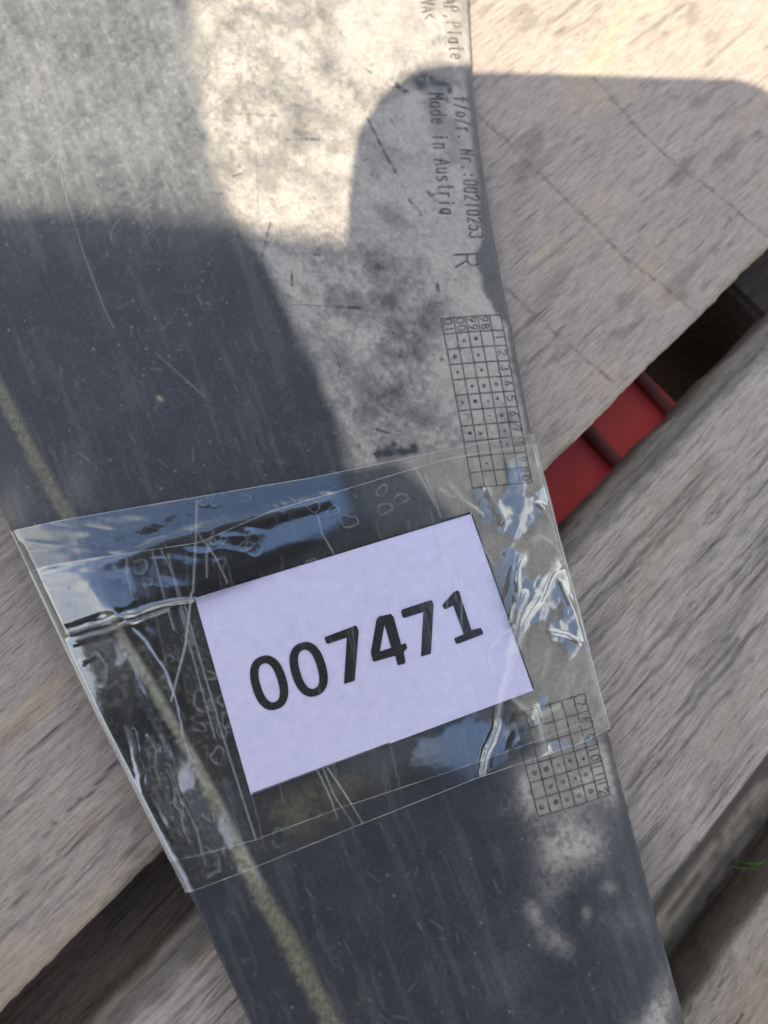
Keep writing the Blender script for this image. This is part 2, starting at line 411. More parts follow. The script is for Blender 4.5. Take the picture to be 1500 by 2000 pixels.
# board B: below the gap, right half of the picture and the lower left corner
ZB = ZW - 0.0006
MB_ = board_frame(377, 1795, ZB)
MB2 = np.array(MB_.inverted())
pl = loc(MB2, 1395, 1612, ZB)
yB0 = pl[1]
def wear_b(X, Y, Z, W):
    cracks(X, Y, W, 130, 11, -0.12, 0.3, yB0, 0.0, amt=0.5)
    cracks(X, Y, W, 22, 12, 0.05, 0.25, yB0, 0.0, 0.0004, 0.0007, 0.02, 0.09, 0.65)
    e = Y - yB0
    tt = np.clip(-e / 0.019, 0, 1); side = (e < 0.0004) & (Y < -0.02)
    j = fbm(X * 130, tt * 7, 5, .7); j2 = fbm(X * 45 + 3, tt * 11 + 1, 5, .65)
    W[..., 2] = np.where(side, np.clip(0.97 * ss(0.30, 0.12, tt + 0.5 * (j - .5)) + 0.75 * ss(0.35, 0.75, j2) + .38 + .2 * tt, 0, 1), 0.25 * ss(0.6, 0.8, fbm(X * 50, Y * 120, 4)))  # bevelled side: dark jagged strip at the top, dark patches below
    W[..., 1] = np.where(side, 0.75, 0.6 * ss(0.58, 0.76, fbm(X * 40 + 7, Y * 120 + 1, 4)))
    # dark band on the worn edge along the gap
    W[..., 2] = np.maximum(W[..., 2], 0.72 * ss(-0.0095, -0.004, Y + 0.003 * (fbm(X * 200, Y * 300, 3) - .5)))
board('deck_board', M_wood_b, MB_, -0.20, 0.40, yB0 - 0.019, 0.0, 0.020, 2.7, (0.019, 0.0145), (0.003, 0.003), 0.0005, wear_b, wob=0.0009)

# board C: lower right corner, set a little deeper
ZC = ZW - 0.006
MC_ = board_frame(1424, 1846, ZC)
def wear_c(X, Y, Z, W):
    cracks(X, Y, W, 120, 21, -0.2, 0.2, -0.1, 0.0)
    W[..., 1] = 0.7 * ss(0.5, 0.7, fbm(X * 30 + 7, Y * 60 + 1, 4))
    W[..., 2] = 0.7 * ss(-0.0015, 0.0, Y)
board('deck_board', M_wood_c, MC_, -0.2, 0.2, -0.1, 0.0, 0.018, 4.1, (0.002, 0.002), (0.0025, 0.0025), 0.0004, wear_c)

# bearers under the deck boards, across the boards
def block(name, mat, M, x0, x1, y0, y1, z0, z1, parent, seed=0.0, inv=None):
    bm = bmesh.new()
    bmesh.ops.create_cube(bm, size=1)
    for v in bm.verts:
        v.co = Vector((x0 + (v.co.x + .5) * (x1 - x0), y0 + (v.co.y + .5) * (y1 - y0), z0 + (v.co.z + .5) * (z1 - z0)))
    bmesh.ops.bevel(bm, geom=bm.edges[:], offset=0.002, segments=2, affect='EDGES')
    me = bpy.data.meshes.new(name); bm.to_mesh(me); bm.free(); me.materials.append(mat)
    o = bpy.data.objects.new(name, me); C.objects.link(o); o.matrix_world = M
    if parent:
        o.parent = parent; o.matrix_parent_inverse = Matrix.Translation(-Vector(parent.location))
    return o
MBr = Matrix.Translation((OA[0], OA[1], 0)) @ Matrix.Rotation(ANG, 4, 'Z')
q1 = loc(np.array(MBr.inverted()), 1400, 640, -0.03)
q0 = loc(np.array(MBr.inverted()), 330, 1740, -0.03)
zt = ZW - 0.0172
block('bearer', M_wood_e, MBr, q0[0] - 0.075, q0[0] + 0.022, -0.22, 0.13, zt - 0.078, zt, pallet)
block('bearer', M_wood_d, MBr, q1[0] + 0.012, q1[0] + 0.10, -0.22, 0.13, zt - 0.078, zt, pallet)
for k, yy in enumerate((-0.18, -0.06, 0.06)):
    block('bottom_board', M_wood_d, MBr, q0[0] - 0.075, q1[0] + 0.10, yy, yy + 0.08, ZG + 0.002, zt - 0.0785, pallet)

# red steel bar seen through the gap, with two rusty rods on it
ra = loc(np.array(MBr.inverted()), 1120, 900, -0.032)
rb = loc(np.array(MBr.inverted()), 1275, 735, -0.032)
r0 = ra[0] - 0.045; r1 = rb[0]
zr = zt - 0.006
red = empty('red_steel_bar', tuple(MBr @ Vector(((r0 + r1) / 2, 0, zr - 0.03))))
tag(red, 'red painted metal bar showing through the gap between two boards', 'metal bar')
block('bar_face', M_red, MBr, r0, r1, -0.10, 0.09, zr - 0.035, zr, red)
bpy.context.view_layer.update()

# ---------------------------------------------------------------- the plate
_eR = poly_x([(915, -250), (921, 0), (928, 140), (945, 280), (965, 420), (985, 540), (1005, 640), (1030, 790), (1048, 880), (1073, 980),
                (1092, 1060), (1125, 1180), (1160, 1320), (1188, 1430), (1225, 1580), (1270, 1760), (1308, 1900), (1335, 2000), (1400, 2250)])
edgeR = lambda y: _eR(y) + np.interp(y, [300, 1000, 2000], [0, 9, 16])
edgeL = poly_x([(-240, -250), (-215, 300), (-130, 720), (20, 1040), (190, 1400), (370, 1755), (490, 2010), (605, 2250)])
ridge = poly_x([(-330, -250), (-170, 400), (0, 760), (60, 880), (130, 1005), (205, 1190), (290, 1330), (365, 1460), (430, 1590), (485, 1700), (560, 1830), (640, 1985), (770, 2250)])
def plate_z(px, py):
    xr = edgeR(py); xl = edgeL(py); xg = ridge(py)
    d = xr - px
    z = -0.0028 * np.clip(1 - d / 165, 0, 1.3) ** 2
    s = np.clip((xg - px) / np.maximum(xg - xl, 40), 0, 1.2)
    z = z - 0.0017 * s ** 1.25
    z = z + 0.0010 * (fbm(px / 420 + 3.3, py / 420 + 1.7, 2) - 0.5)
    return z
def plate_pt(px, py, up=0.0):
    p = at(px, py, 0.0); p[..., 2] = plate_z(px, py) + up; return p

def build_plate():
    vs = np.concatenate([np.arange(-250, -10, 12), np.arange(-10, 2012, 2.4), np.arange(2012, 2252, 12)])
    nc = 500
    t = np.linspace(0, 1, nc)
    PY = np.repeat(vs[:, None], nc, 1)
    xl = edgeL(vs)[:, None]; xr = edgeR(vs)[:, None]
    PX = xl + (xr - xl) * t[None, :]
    Z = plate_z(PX, PY)
    dl = PX - xl; dr = xr - PX
    rim = np.minimum(dl, dr)
    Z = Z - 0.0006 * np.clip(1 - rim / 7.0, 0, 1) ** 2
    # --- wear painted from noise and the marks on the plate
    px, py = PX, PY
    n_big = fbm(px / 150, py / 150, 4); n_mid = fbm(px / 45 + 9, py / 45 + 2, 5, 0.6); n_fin = fbm(px / 9 + 3, py / 9 + 8, 3, 0.6)
    streak = fbm((px * .94 - py * .34) / 16, (px * .34 + py * .94) / 160, 4, 0.6)
    B = poly_x([(350, -250), (365, 0), (375, 120), (388, 220), (412, 320), (440, 400), (500, 500), (560, 610), (612, 720), (642, 800), (668, 880), (700, 980),
                (760, 1100), (830, 1250), (900, 1400), (1000, 1520), (1180, 1600), (1300, 1700), (1500, 2300)])(py)
    side = ss(-14, 30, px - B + (n_mid - .5) * 34 + (n_big - .5) * 20)
    dust = 0.86 + 0 * px
    smear = fbm((px * .8 + py * .6) / 70 + 2, (py * .8 - px * .6) / 28 + 6, 4, .6)
    topk = 0.72 + 0.28 * ss(380, 480, py)
    dust -= topk * (0.55 * ss(0.38, 0.68, smear * .5 + n_mid * .5) * ss(0.34, 0.56, n_big) + 0.34 * (n_fin - .5) + 0.34 * (n_mid - .5))
    for x, y, rx, ry, rot, a in [(745, 520, 70, 45, 10, .3), (700, 500, 55, 25, 20, .45), (760, 620, 60, 50, 0, .35), (815, 680, 28, 60, 10, .62), (840, 610, 25, 40, 0, .4),
                                 (760, 760, 40, 60, 0, .42), (860, 830, 30, 60, -20, .4), (745, 840, 60, 40, 0, .35), (770, 415, 34, 14, 25, .55), (600, 480, 60, 24, 25, .3),
                                 (650, 430, 60, 50, 0, .22), (720, 335, 14, 8, 0, .4), (560, 190, 85, 50, 0, .45), (600, 270, 60, 18, 0, .3), (470, 230, 60, 200, 10, .22), (450, 30, 60, 60, 0, .3),
                                 (690, 170, 26, 14, 30, .7), (780, 142, 44, 12, -10, .5), (640, 40, 26, 10, 45, .5), (855, 72, 9, 9, 0, .8), (825, 155, 16, 12, 0, .8), (760, 170, 34, 12, -25, .55),
                                 (640, 130, 20, 20, 0, .4), (870, 165, 40, 10, 0, .4), (800, 880, 50, 12, -10, .6), (740, 890, 24, 10, 0, .5), (905, 800, 14, 60, -8, .2)]:
        dust -= (0.8 + .2 * topk) * a * 0.95 * blob(px + (n_mid - .5) * 50, py + (n_big - .5) * 60, x, y, rx * 1.15, ry * 1.15, rot) * (0.25 + 1.35 * ss(0.25, 0.72, n_mid * .4 + n_fin * .3 + smear * .3))
    dust += 0.16 * ss(420, 560, py) * ss(1000, 860, py) * blob(px, py, 940, 690, 90, 160) 
    dust = np.where(dust < .55, .55 - (.55 - dust) * .48, dust)      # thin film of dust stays in the worn patches
    # dark clean strip along the worn right edge
    sw = np.interp(py, [-250, 0, 130, 300, 440, 500, 560, 620, 850, 2250], [10, 10, 14, 16, 26, 44, 46, 16, 10, 10])
    clean = ss(8, -8, dr - sw + (n_mid - .5) * 26 + (n_fin - .5) * 10)
    dust = dust * (1 - 0.85 * clean * ss(100, 150, py))
    dust = dust * (1 - 0.12 * ss(0.6, 0.75, n_fin))
    # left, smoother half
    left = 0.02 + 0.08 * (n_mid - .5) + 0.05 * ss(0.5, 0.72, streak) + 0.05 * ss(560, 150, py) * n_mid + 0.06 * ss(0.66, 0.8, n_fin)
    left += 0.20 * blob(px, py, 20, 990, 40, 60) + 0.08 * blob(px, py, 150, 940, 30, 90)
    d = left + (np.clip(dust, 0, 1) - left) * side
    # below the tape: mostly bare, with a few patches
    low = ss(-20, 20, py - np.interp(px, [300, 700, 950, 1060, 1200], [1765, 1610, 1515, 1470, 1420]))
    bare = 0.02 + 0.07 * (n_mid - .5) + 0.05 * ss(0.5, 0.7, streak)
    for x, y, rx, ry, rot, a in [(1115, 1640, 60, 40, 15, .55), (1085, 1690, 35, 70, 10, .40), (1150, 1655, 50, 40, 0, .35), (1190, 1735, 16, 12, 0, .4), (1145, 1785, 9, 14, 0, .4),
                                 (1042, 1785, 14, 26, -25, .50), (1085, 1840, 34, 20, 35, .48), (1298, 1965, 24, 50, 15, .75), (1280, 2010, 40, 30, 0, .7), (1240, 1800, 60, 30, 0, .12),
                                 (1030, 1540, 16, 60, -10, .45), (1125, 1525, 95, 62, -15, .9), (1195, 1510, 24, 60, -13, .6), (1000, 1900, 60, 120, 0, .06)]:
        bare += .85 * a * blob(px, py, x, y, rx, ry, rot) * (0.55 + 0.9 * ss(0.3, 0.65, n_mid * .5 + n_fin * .5))
    bare *= 1 - 0.8 * ss(30, 8, dr + (n_mid - .5) * 20) * ss(1900, 1850, py)
    grid2 = (1 - ss(-4, 8, np.abs((px - 1118) - (py - 1525) * .24) - 86)) * ss(1440, 1460, py) * (1 - ss(1570, 1600, py + (px - 1118) * .28))
    bare = np.maximum(bare, 0.72 * grid2 * (0.75 + .4 * n_mid))
    d = d + (bare - d) * low
    # under the tape
    tp = ss(-15, 15, py - np.interp(px, [0, 600, 1040], [1035, 935, 845])) * (1 - low)
    und = 0.035 + 0.26 * ss(0.5, 0.7, n_fin) * blob(px, py, 300, 1430, 170, 260)
    und = np.maximum(und, 0.80 * ss(0, 60, px - np.interp(py, [850, 1000, 1100, 1250, 1400, 1500], [690, 850, 900, 940, 990, 1040])) * (0.55 + 0.7 * n_mid) + 0.0)
    d = d + (und - d) * tp * 0.9
    dustA = np.clip(d, 0, 1)
    # ochre dust in the long groove
    rg = px - ridge(py)
    gw = np.interp(py, [700, 1000, 1190, 1500, 1640, 2000], [13, 16, 12, 14, 18, 24])
    core = np.exp(-(np.abs(rg + (n_mid - .5) * 12 + (n_fin - .5) * 8) / gw) ** 4) * (.6 + .6 * n_fin)
    och = core * np.interp(py, [650, 760, 1000, 1150, 1200, 1700, 1760, 2000], [0.0, .6, .6, .5, .95, 1.0, .8, .7])
    pale = core * ss(1170, 1210, py) * ss(1745, 1690, py) * 0.5 * ss(.3, .6, n_mid * .6 + n_fin * .4)
    # fine scratches: dark ones in the dust, pale ones in the bare plastic, plus sun scatter painted upper left as pale haze
    scr_sheen = np.maximum(pale, 0.165 * ss(560, 250, py) * (1 - side) * (0.5 + .7 * n_mid + .3 * (n_big - .5) + 1.1 * (n_fin - .5) + .6 * (streak - .5))); blk = np.zeros_like(px)
    rng = np.random.default_rng(4)
    for pts, wd, a in [([(70, 130), (82, 190), (105, 290), (132, 395), (165, 500), (205, 605), (222, 640)], 1.5, .20),
                       ([(305, 690), (400, 775)], 2.0, .12), ([(170, 210), (330, 175)], 5, .05), ([(40, 240), (85, 225)], 3, .06)]:
        add_line(scr_sheen, px, py, pts, wd, a)
    for _ in range(260):
        x, y = rng.normal(230, 190), rng.normal(200, 150); an = rng.normal(2.7, .9); L = 8 + 60 * rng.random() ** 2; cv = rng.normal(0, .5)
        pts = [(x + L * t_ * math.cos(an + cv * t_), y + L * t_ * math.sin(an + cv * t_)) for t_ in (0, .33, .66, 1)]
        if y > 440: continue
        add_line(scr_sheen, px, py, pts, 1.0 + 1.6 * rng.random() ** 2, .11 + .16 * rng.random() ** 3)
    for _ in range(200):
        x, y = rng.uniform(0, 700), rng.uniform(420, 1000)
        if x > edgeR(y) - 20: continue
        an = rng.normal(1.2, .7); L = rng.uniform(2, 26)
        add_line(scr_sheen, px, py, [(x, y), (x + L * math.cos(an), y + L * math.sin(an))], 1.0 + 1.2 * rng.random() ** 2, .015 + .12 * rng.random() ** 3)
    for _ in range(220):
        y = rng.uniform(1560, 2010); x = rng.uniform(edgeL(y) + 8, edgeR(y) - 8)
        an = rng.normal(1.25, .6); L = rng.uniform(2, 30)
        add_line(scr_sheen, px, py, [(x, y), (x + L * math.cos(an), y + L * math.sin(an))], 1.0 + 1.2 * rng.random() ** 2, .015 + .12 * rng.random() ** 3)
    for _ in range(40):
        x, y = rng.uniform(380, 900), rng.uniform(0, 900)
        an = rng.uniform(0, 6.3); L = rng.uniform(4, 26)
        add_line(blk, px, py, [(x, y), (x + L * math.cos(an), y + L * math.sin(an))], rng.uniform(1.2, 2.2), rng.uniform(.25, .7))
    for pts, wd, a in [([(718, 230), (745, 285), (772, 335)], 2.2, .8), ([(528, 435), (512, 500)], 2.4, .6), ([(570, 530), (570, 556)], 2.6, .9), ([(652, 598), (706, 601)], 3.2, .85), ([(560, 594), (652, 598)], 1.6, .4),
                       ([(800, 390), (812, 405)], 3, .7), ([(815, 405), (822, 418)], 3, .6), ([(560, 272), (622, 272)], 2.6, .6), ([(460, 222), (540, 226)], 1.8, .45), ([(835, 372), (855, 392)], 4, .6), ([(845, 380), (862, 372)], 3, .6),
                       ([(855, 555), (857, 566)], 3.5, .8), ([(862, 700), (864, 702)], 4, .9), ([(730, 838), (760, 846)], 2.6, .8), ([(500, 300), (505, 420)], 1.5, .3), ([(655, 690), (665, 720), (660, 735)], 1.8, .5)]:
        add_line(blk, px, py, pts, wd, a)
    blk *= 0.35 + 0.9 * ss(.3, .6, n_fin)
    # black spots at the edge of the dust by the tape and the shadow corner
    for x, y, rx, ry in [(735, 888, 14, 7), (760, 885, 10, 6), (790, 882, 16, 6), (808, 876, 8, 10), (770, 868, 5, 5), (822, 160, 10, 12), (835, 150, 14, 7), (775, 168, 8, 6), (792, 176, 6, 5), (862, 158, 18, 5), (880, 170, 5, 6)]:
        m = blob(px, py, x, y, rx, ry) * ss(0.3, 0.55, n_fin * .6 + n_mid * .4)
        blk = np.maximum(blk, np.clip(1.5 * m, 0, .9))
    scr_sheen = np.maximum(scr_sheen, 0.22 * ss(4.5, 1.5, dr) * ss(.35, .65, n_fin) * ss(900, 1500, py))
    # tiny pale crumbs
    for _ in range(260):
        y = rng.uniform(430, 2000); x = rng.uniform(max(0, edgeL(y) + 10), min(700 + (y > 1600) * 500, edgeR(y) - 10)); r = rng.uniform(0.9, 2.2)
        m = (np.abs(px - x) < 8) & (np.abs(py - y) < 8)
        scr_sheen[m] = np.maximum(scr_sheen[m], rng.uniform(.1, .45) * np.exp(-((px[m] - x) ** 2 + (py[m] - y) ** 2) / r ** 2))
    och = np.maximum(och, .30 * (blob(px, py, 570, 1600, 90, 40, -20) + blob(px, py, 650, 1540, 90, 30, -20)) * ss(.35, .6, n_mid) * tp)  # brown tint below the tag: a hand's reflection put into the colour
    m = blob(px, py, 312, 778, 6, 4, 30); och = np.maximum(och, np.clip(2 * m, 0, 1)); m = blob(px, py, 403, 60, 6, 5); och = np.maximum(och, m)
    W = np.stack([dustA, np.clip(och, 0, 1), np.clip(scr_sheen, 0, .9), np.clip(blk, 0, .95)], -1)
    P = at(PX, PY, 0.0); P[..., 2] = Z
    nr = len(vs)
    top = P.reshape(-1, 3)
    f = grid_faces(nr, nc)
    # walls and underside
    th = 0.0046
    k = nr * nc
    Lw = P[:, 0].copy(); Lw[:, 2] -= th; Rw = P[:, -1].copy(); Rw[:, 2] -= th
    verts = np.concatenate([top, Lw, Rw])
    i = np.arange(nr - 1)
    lt = i * nc; rt = i * nc + nc - 1; lb = k + i; rb_ = k + nr + i
    fl = np.stack([lt, lb, lb + 1, lt + nc], -1)
    fr = np.stack([rt, rt + nc, rb_ + 1, rb_], -1)
    fb = np.stack([lb, rb_, rb_ + 1, lb + 1], -1)
    W = np.concatenate([W.reshape(-1, 4), np.tile([[.12, 0, 0, .2]], (2 * nr, 1))])
    # end faces
    extra = []
    for r_ in (0, nr - 1):
        low_ = P[r_].copy(); low_[:, 2] = np.linspace(Lw[r_, 2], Rw[r_, 2], nc)
        b_ = len(verts); verts = np.concatenate([verts, low_]); W = np.concatenate([W, np.tile([[.12, 0, 0, .2]], (nc, 1))])
        q = np.arange(nc - 1); t_ = r_ * nc + q
        qd = np.stack([t_, t_ + 1, b_ + q + 1, b_ + q], -1); extra.append(qd if r_ == 0 else qd[:, ::-1])
    return verts, np.concatenate([f, fl, fr, fb] + extra), W
plate = empty('black_plastic_plate', tuple(at(600, 900, ZW)))
tag(plate, 'scuffed black plastic plate with beige dust and raised date grids lying on boards', 'plastic plate')
bpy.context.view_layer.update()
def own(o, parent):
    o.parent = parent; o.matrix_parent_inverse = parent.matrix_world.inverted(); return o
pv, pf, pw = build_plate()
body = own(mesh_obj('plate_body', pv, pf, M_plate, None, True, {'wear': pw}), plate)

# ---- raised single-stroke lettering
def arc(cx, cy, rx, ry, a0, a1, n=10):
    return [(cx + rx * math.cos(R(a0 + (a1 - a0) * k / n)), cy + ry * math.sin(R(a0 + (a1 - a0) * k / n))) for k in range(n + 1)]
# glyph cell: x 0..0.6, y 0..1 (cap height)
G = {
 '0': [arc(.28, .72, .22, .28, 0, 180) + arc(.28, .28, .22, .28, 180, 360) + [(.5, .72)]],
 '1': [[(.28, 0), (.28, 1)]], '2': [arc(.28, .73, .22, .27, 170, -20) + [(.06, 0), (.5, 0)]],
 '3': [arc(.26, .76, .21, .24, 150, -80) + arc(.26, .27, .24, .27, 85, -150)],
 '4': [[(.4, 0), (.4, 1), (.05, .3), (.55, .3)]], '5': [[(.5, 1), (.12, 1), (.08, .58)] + arc(.26, .33, .24, .32, 110, -140)],
 '6': [[(.45, 1), (.14, .5)] + arc(.28, .28, .22, .28, 150, 510, 16)], '7': [[(.06, 1), (.5, 1), (.2, 0)]],
 '8': [arc(.28, .76, .19, .24, -90, 270, 14), arc(.28, .26, .22, .26, 90, 450, 14)], '9': [arc(.28, .7, .22, .28, 0, 360, 14) + [(.45, .4), (.15, 0)]],
 'A': [[(.02, 0), (.28, 1), (.54, 0)], [(.1, .32), (.46, .32)]], 'V': [[(.02, 1), (.28, 0), (.54, 1)]], '<': [[(.5, .85), (.08, .5), (.5, .15)]],
 'P': [[(.08, 0), (.08, 1), (.3, 1)] + arc(.3, .76, .2, .24, 90, -90) + [(.08, .52)]], 'R': [[(.06, 0), (.06, 1), (.35, 1)] + arc(.35, .76, .24, .24, 90, -90) + [(.06, .52)], [(.33, .52), (.62, 0)]],
 ',': [[(.28, .1), (.2, -.14)]], '.': [[(.26, 0), (.26, .06)]], ':': [[(.26, .1), (.26, .16)], [(.26, .6), (.26, .66)]], 'l': [[(.28, 0), (.28, 1)]],
 'a': [arc(.26, .33, .2, .33, 20, 340, 14), [(.47, .66), (.47, 0)]], 'd': [arc(.26, .33, .2, .33, 20, 340, 14), [(.47, 1), (.47, 0)]],
 'e': [[(.08, .36), (.46, .36)] + arc(.27, .34, .2, .33, 10, 310, 14)], 't': [[(.28, 1), (.28, .1), (.42, 0)], [(.1, .7), (.46, .7)]],
 'f': [[(.24, 0), (.24, .85), (.45, 1)], [(.06, .62), (.44, .62)]], '/': [[(.08, -.05), (.46, 1)]], 'o': [arc(.28, .33, .2, .33, 0, 360, 14)],
 'r': [[(.14, 0), (.14, .68)], arc(.34, .4, .2, .28, 175, 60, 6)], 'M': [[(.04, 0), (.04, 1), (.28, .45), (.52, 1), (.52, 0)]], 'N': [[(.06, 0), (.06, 1), (.48, 0), (.48, 1)]],
 'i': [[(.26, 0), (.26, .66)], [(.26, .86), (.26, .92)]], 'n': [[(.1, 0), (.1, .66)], arc(.29, .42, .18, .26, 180, 0, 8) + [(.47, 0)]],
 'u': [[(.1, .66), (.1, .25)] + arc(.29, .25, .19, .25, 180, 360, 8) + [(.48, .66), (.48, 0)]], 's': [arc(.28, .5, .18, .17, 40, 250, 8) + arc(.28, .17, .18, .17, 80, -140, 8)], 'I': [[(.28, 0), (.28, 1)]],
}
def stroke_verts(strokes, wpx, h, up=0.00005):
    """photo-pixel polylines -> low rounded ribs lying on the plate"""
    V, Fc = [], []
    for pts in strokes:
        p = np.array(pts, float)
        # resample
        q = [p[0]]
        for a, b in zip(p[:-1], p[1:]):
            n = max(1, int(np.hypot(*(b - a)) / 7)); q += [a + (b - a) * (k + 1) / n for k in range(n)]
        p = np.array(q)
        if len(p) < 2: continue
        t = np.gradient(p, axis=0); t /= np.maximum(np.linalg.norm(t, axis=1, keepdims=True), 1e-9)
        nrm = np.stack([-t[:, 1], t[:, 0]], -1)
        p[0] -= t[0] * wpx * .3; p[-1] += t[-1] * wpx * .3
        base = len(V)
        for off, hh in ((-.5, -0.00008), (-.3, h), (.3, h), (.5, -0.00008)):
            c = p + nrm * off * wpx
            V += list(plate_pt(c[:, 0], c[:, 1], up + hh))
        n = len(p)
        for r in range(3):
            for k in range(n - 1):
                a = base + r * n + k; Fc.append((a, a + 1, a + n + 1, a + n))
        for k in (0, n - 1): Fc.append((base + k, base + n + k, base + 2 * n + k, base + 3 * n + k))
    return np.array(V), Fc
def text_strokes(txt, p0, p1, height, slant=0.0, bow=0.0):
    """text running from p0 to p1 (pixels); letter tops to the right of the running direction turned left"""
    p0 = np.array(p0, float); p1 = np.array(p1, float); n = len(txt); adv = (p1 - p0) / n
    L = np.linalg.norm(adv); u = adv / L; upv = np.array([u[1], -u[0]])        # running down -> tops point right
    out = []
    for i, ch in enumerate(txt):
        o = p0 + adv * i
        for st in G.get(ch, []):
            out.append([tuple(o + u * (x + slant * y) * L * 1.35 + upv * y * height) for x, y in st])
    return out
rel = np.random.default_rng(5)
def lettering(name, strokes, w=3.2, h=0.00016, label=None):
    v, f = stroke_verts(strokes, w, h)
    o = own(mesh_obj(name, v, f, M_letter, None, False), plate)
    return o
lettering('raised_lettering', text_strokes('f/o/r. Nr.:00210253', (889, 180), (921, 462), 29, .05), 3.3)
lettering('raised_lettering', text_strokes('Made in Austria', (838, 179), (862, 420), 31, .05), 3.3)
lettering('raised_lettering', text_strokes('AP,Plate', (867, -12), (883, 112), 29, .05), 2.8)
lettering('raised_lettering', text_strokes('>VA<'.replace('>', ' '), (819, -16), (829, 38), 26, .05), 2.8)
lettering('raised_lettering', text_strokes('R', (888, 492), (892, 524), 50), 3.4)

def date_grid(o, cx, ry, ncol, nrow, heads, dots, seed, first):
    o = np.array(o, float); cx = np.array(cx, float); ry = np.array(ry, float)
    P = lambda c, r: tuple(o + cx * c + ry * r)
    ls = []
    rg = np.random.default_rng(seed)
    for c in range(ncol + 1): ls.append([P(c, first), P(c, nrow)])
    for r in range(first, nrow + 1): ls.append([P(0, r), P(ncol, r)])
    lettering('date_grid', ls, 2.6, 0.00012)
    u = ry / np.linalg.norm(ry)
    st = []
    for c, t in enumerate(heads):
        if t: st += text_strokes(t, o + cx * (c + .18) + ry * .06, o + cx * (c + .18) + ry * 1.02, 16)
    for r in range(max(1, first), nrow):
        t = str(r); L = len(t)
        st += text_strokes(t, o + cx * (ncol - 1 + .2) + ry * (r + (.28 if L == 1 else .05)), o + cx * (ncol - 1 + .2) + ry * (r + (.28 if L == 1 else .05)) + ry * (.5 if L == 1 else .95), 17)
    lettering('grid_numerals', st, 2.2, 0.00012)
    V, Fc = [], []
    for c, r, s in dots:
        cpt = np.array(P(c + .5, r + .5)) + rg.normal(0, 1.2, 2)
        b = len(V); n = 10
        for rad, hh in ((1.0, -0.00005), (.75, 0.00018), (.3, 0.00028)):
            a = np.arange(n) / n * 2 * math.pi
            V += list(plate_pt(cpt[0] + np.cos(a) * s * rad, cpt[1] + np.sin(a) * s * rad, hh + 0.00005))
        for q in range(2):
            for k in range(n): Fc.append((b + q * n + (k + 1) % n, b + q * n + k, b + (q + 1) * n + k, b + (q + 1) * n + (k + 1) % n))
        Fc.append(tuple(b + 2 * n + k for k in range(n - 1, -1, -1)))
    own(mesh_obj('date_dots', np.array(V), Fc, M_letter, None, True), plate)
date_grid((862, 622), (24.3, -3.0), (5.55, 30.1), 5, 11, ['01', '00', '99', '98', ''],
          [(1, 1, 4.2), (2, 1, 4.4), (0, 2, 4.4), (2, 2, 3.4), (0, 3, 2.6), (2, 3, 3.4), (1, 4, 3.4), (2, 4, 4.2), (3, 4, 4.0), (0, 5, 2.6), (1, 5, 4.0), (2, 5, 2.2), (3, 5, 4),
           (2, 6, 1.8), (3, 6, 4), (0, 7, 4), (1, 7, 3.8), (3, 7, 3.6), (3, 8, 3.2), (1, 9, 2.4)], 1, 0)
date_grid((943, 1164), (24.5, -7.0), (8.4, 33.2), 6, 13, [],
          [(2, 10, 3.6), (3, 10, 4.6), (4, 10, 3), (1, 11, 5), (2, 11, 4.2), (3, 11, 2.6), (4, 11, 4), (2, 12, 4.2), (3, 12, 4.8), (4, 12, 5), (0, 10, 5.5), (1, 10, 5.5), (0, 12, 5.5), (1, 12, 5.5), (0, 9, 3), ], 2, 7)

# ---------------------------------------------------------------- paper tag
LC = [(380, 1165), (920, 1000), (1043, 1348), (490, 1552)]
def quadpt(u, v):
    u = np.asarray(u, float); v = np.asarray(v, float)
    P = [at(x, y, 0.0) for x, y in LC]
    return ((1 - u) * (1 - v))[..., None] * P[0] + (u * (1 - v))[..., None] * P[1] + (u * v)[..., None] * P[2] + ((1 - u) * v)[..., None] * P[3]
def to_px(p):
    d = p - CAM; zc = -(d @ cb); return 750 + F * (d @ cr) / zc, 1000 - F * (d @ cu) / zc
TAGUP = 0.00022
def tag_surface(U, V, up):
    p = quadpt(U, V); flat = p.copy(); flat[..., 2] = 0
    x, y = to_px(flat)
    p[..., 2] = plate_z(x, y) + up + 0.00012 * (fbm(U * 3 + 2, V * 2, 2) - .5)
    return p
tagr = empty('paper_tag', tuple(quadpt(.5, .5) + np.array([0, 0, -.0002])))
tag(tagr, 'white paper tag printed with 007471 taped onto the black plate', 'paper tag')
bpy.context.view_layer.update()
nu, nv = 61, 43
U, V = np.meshgrid(np.linspace(0, 1, nu), np.linspace(0, 1, nv))
T = tag_surface(U, V, TAGUP)
Bt = tag_surface(U, V, TAGUP - 0.00010)
f = grid_faces(nv, nu)
k = nu * nv
bd = [(0 * nu + i) for i in range(nu)] + [r * nu + nu - 1 for r in range(1, nv)] + [(nv - 1) * nu + i for i in range(nu - 2, -1, -1)] + [r * nu for r in range(nv - 2, 0, -1)]
walls = np.array([[bd[(i + 1) % len(bd)], bd[i], bd[i] + k, bd[(i + 1) % len(bd)] + k] for i in range(len(bd))])[:, ::-1]
own(mesh_obj('paper_sheet', np.concatenate([T.reshape(-1, 3), Bt.reshape(-1, 3)]), np.concatenate([f, f[:, ::-1] + k, walls]), M_paper, None, False), tagr)

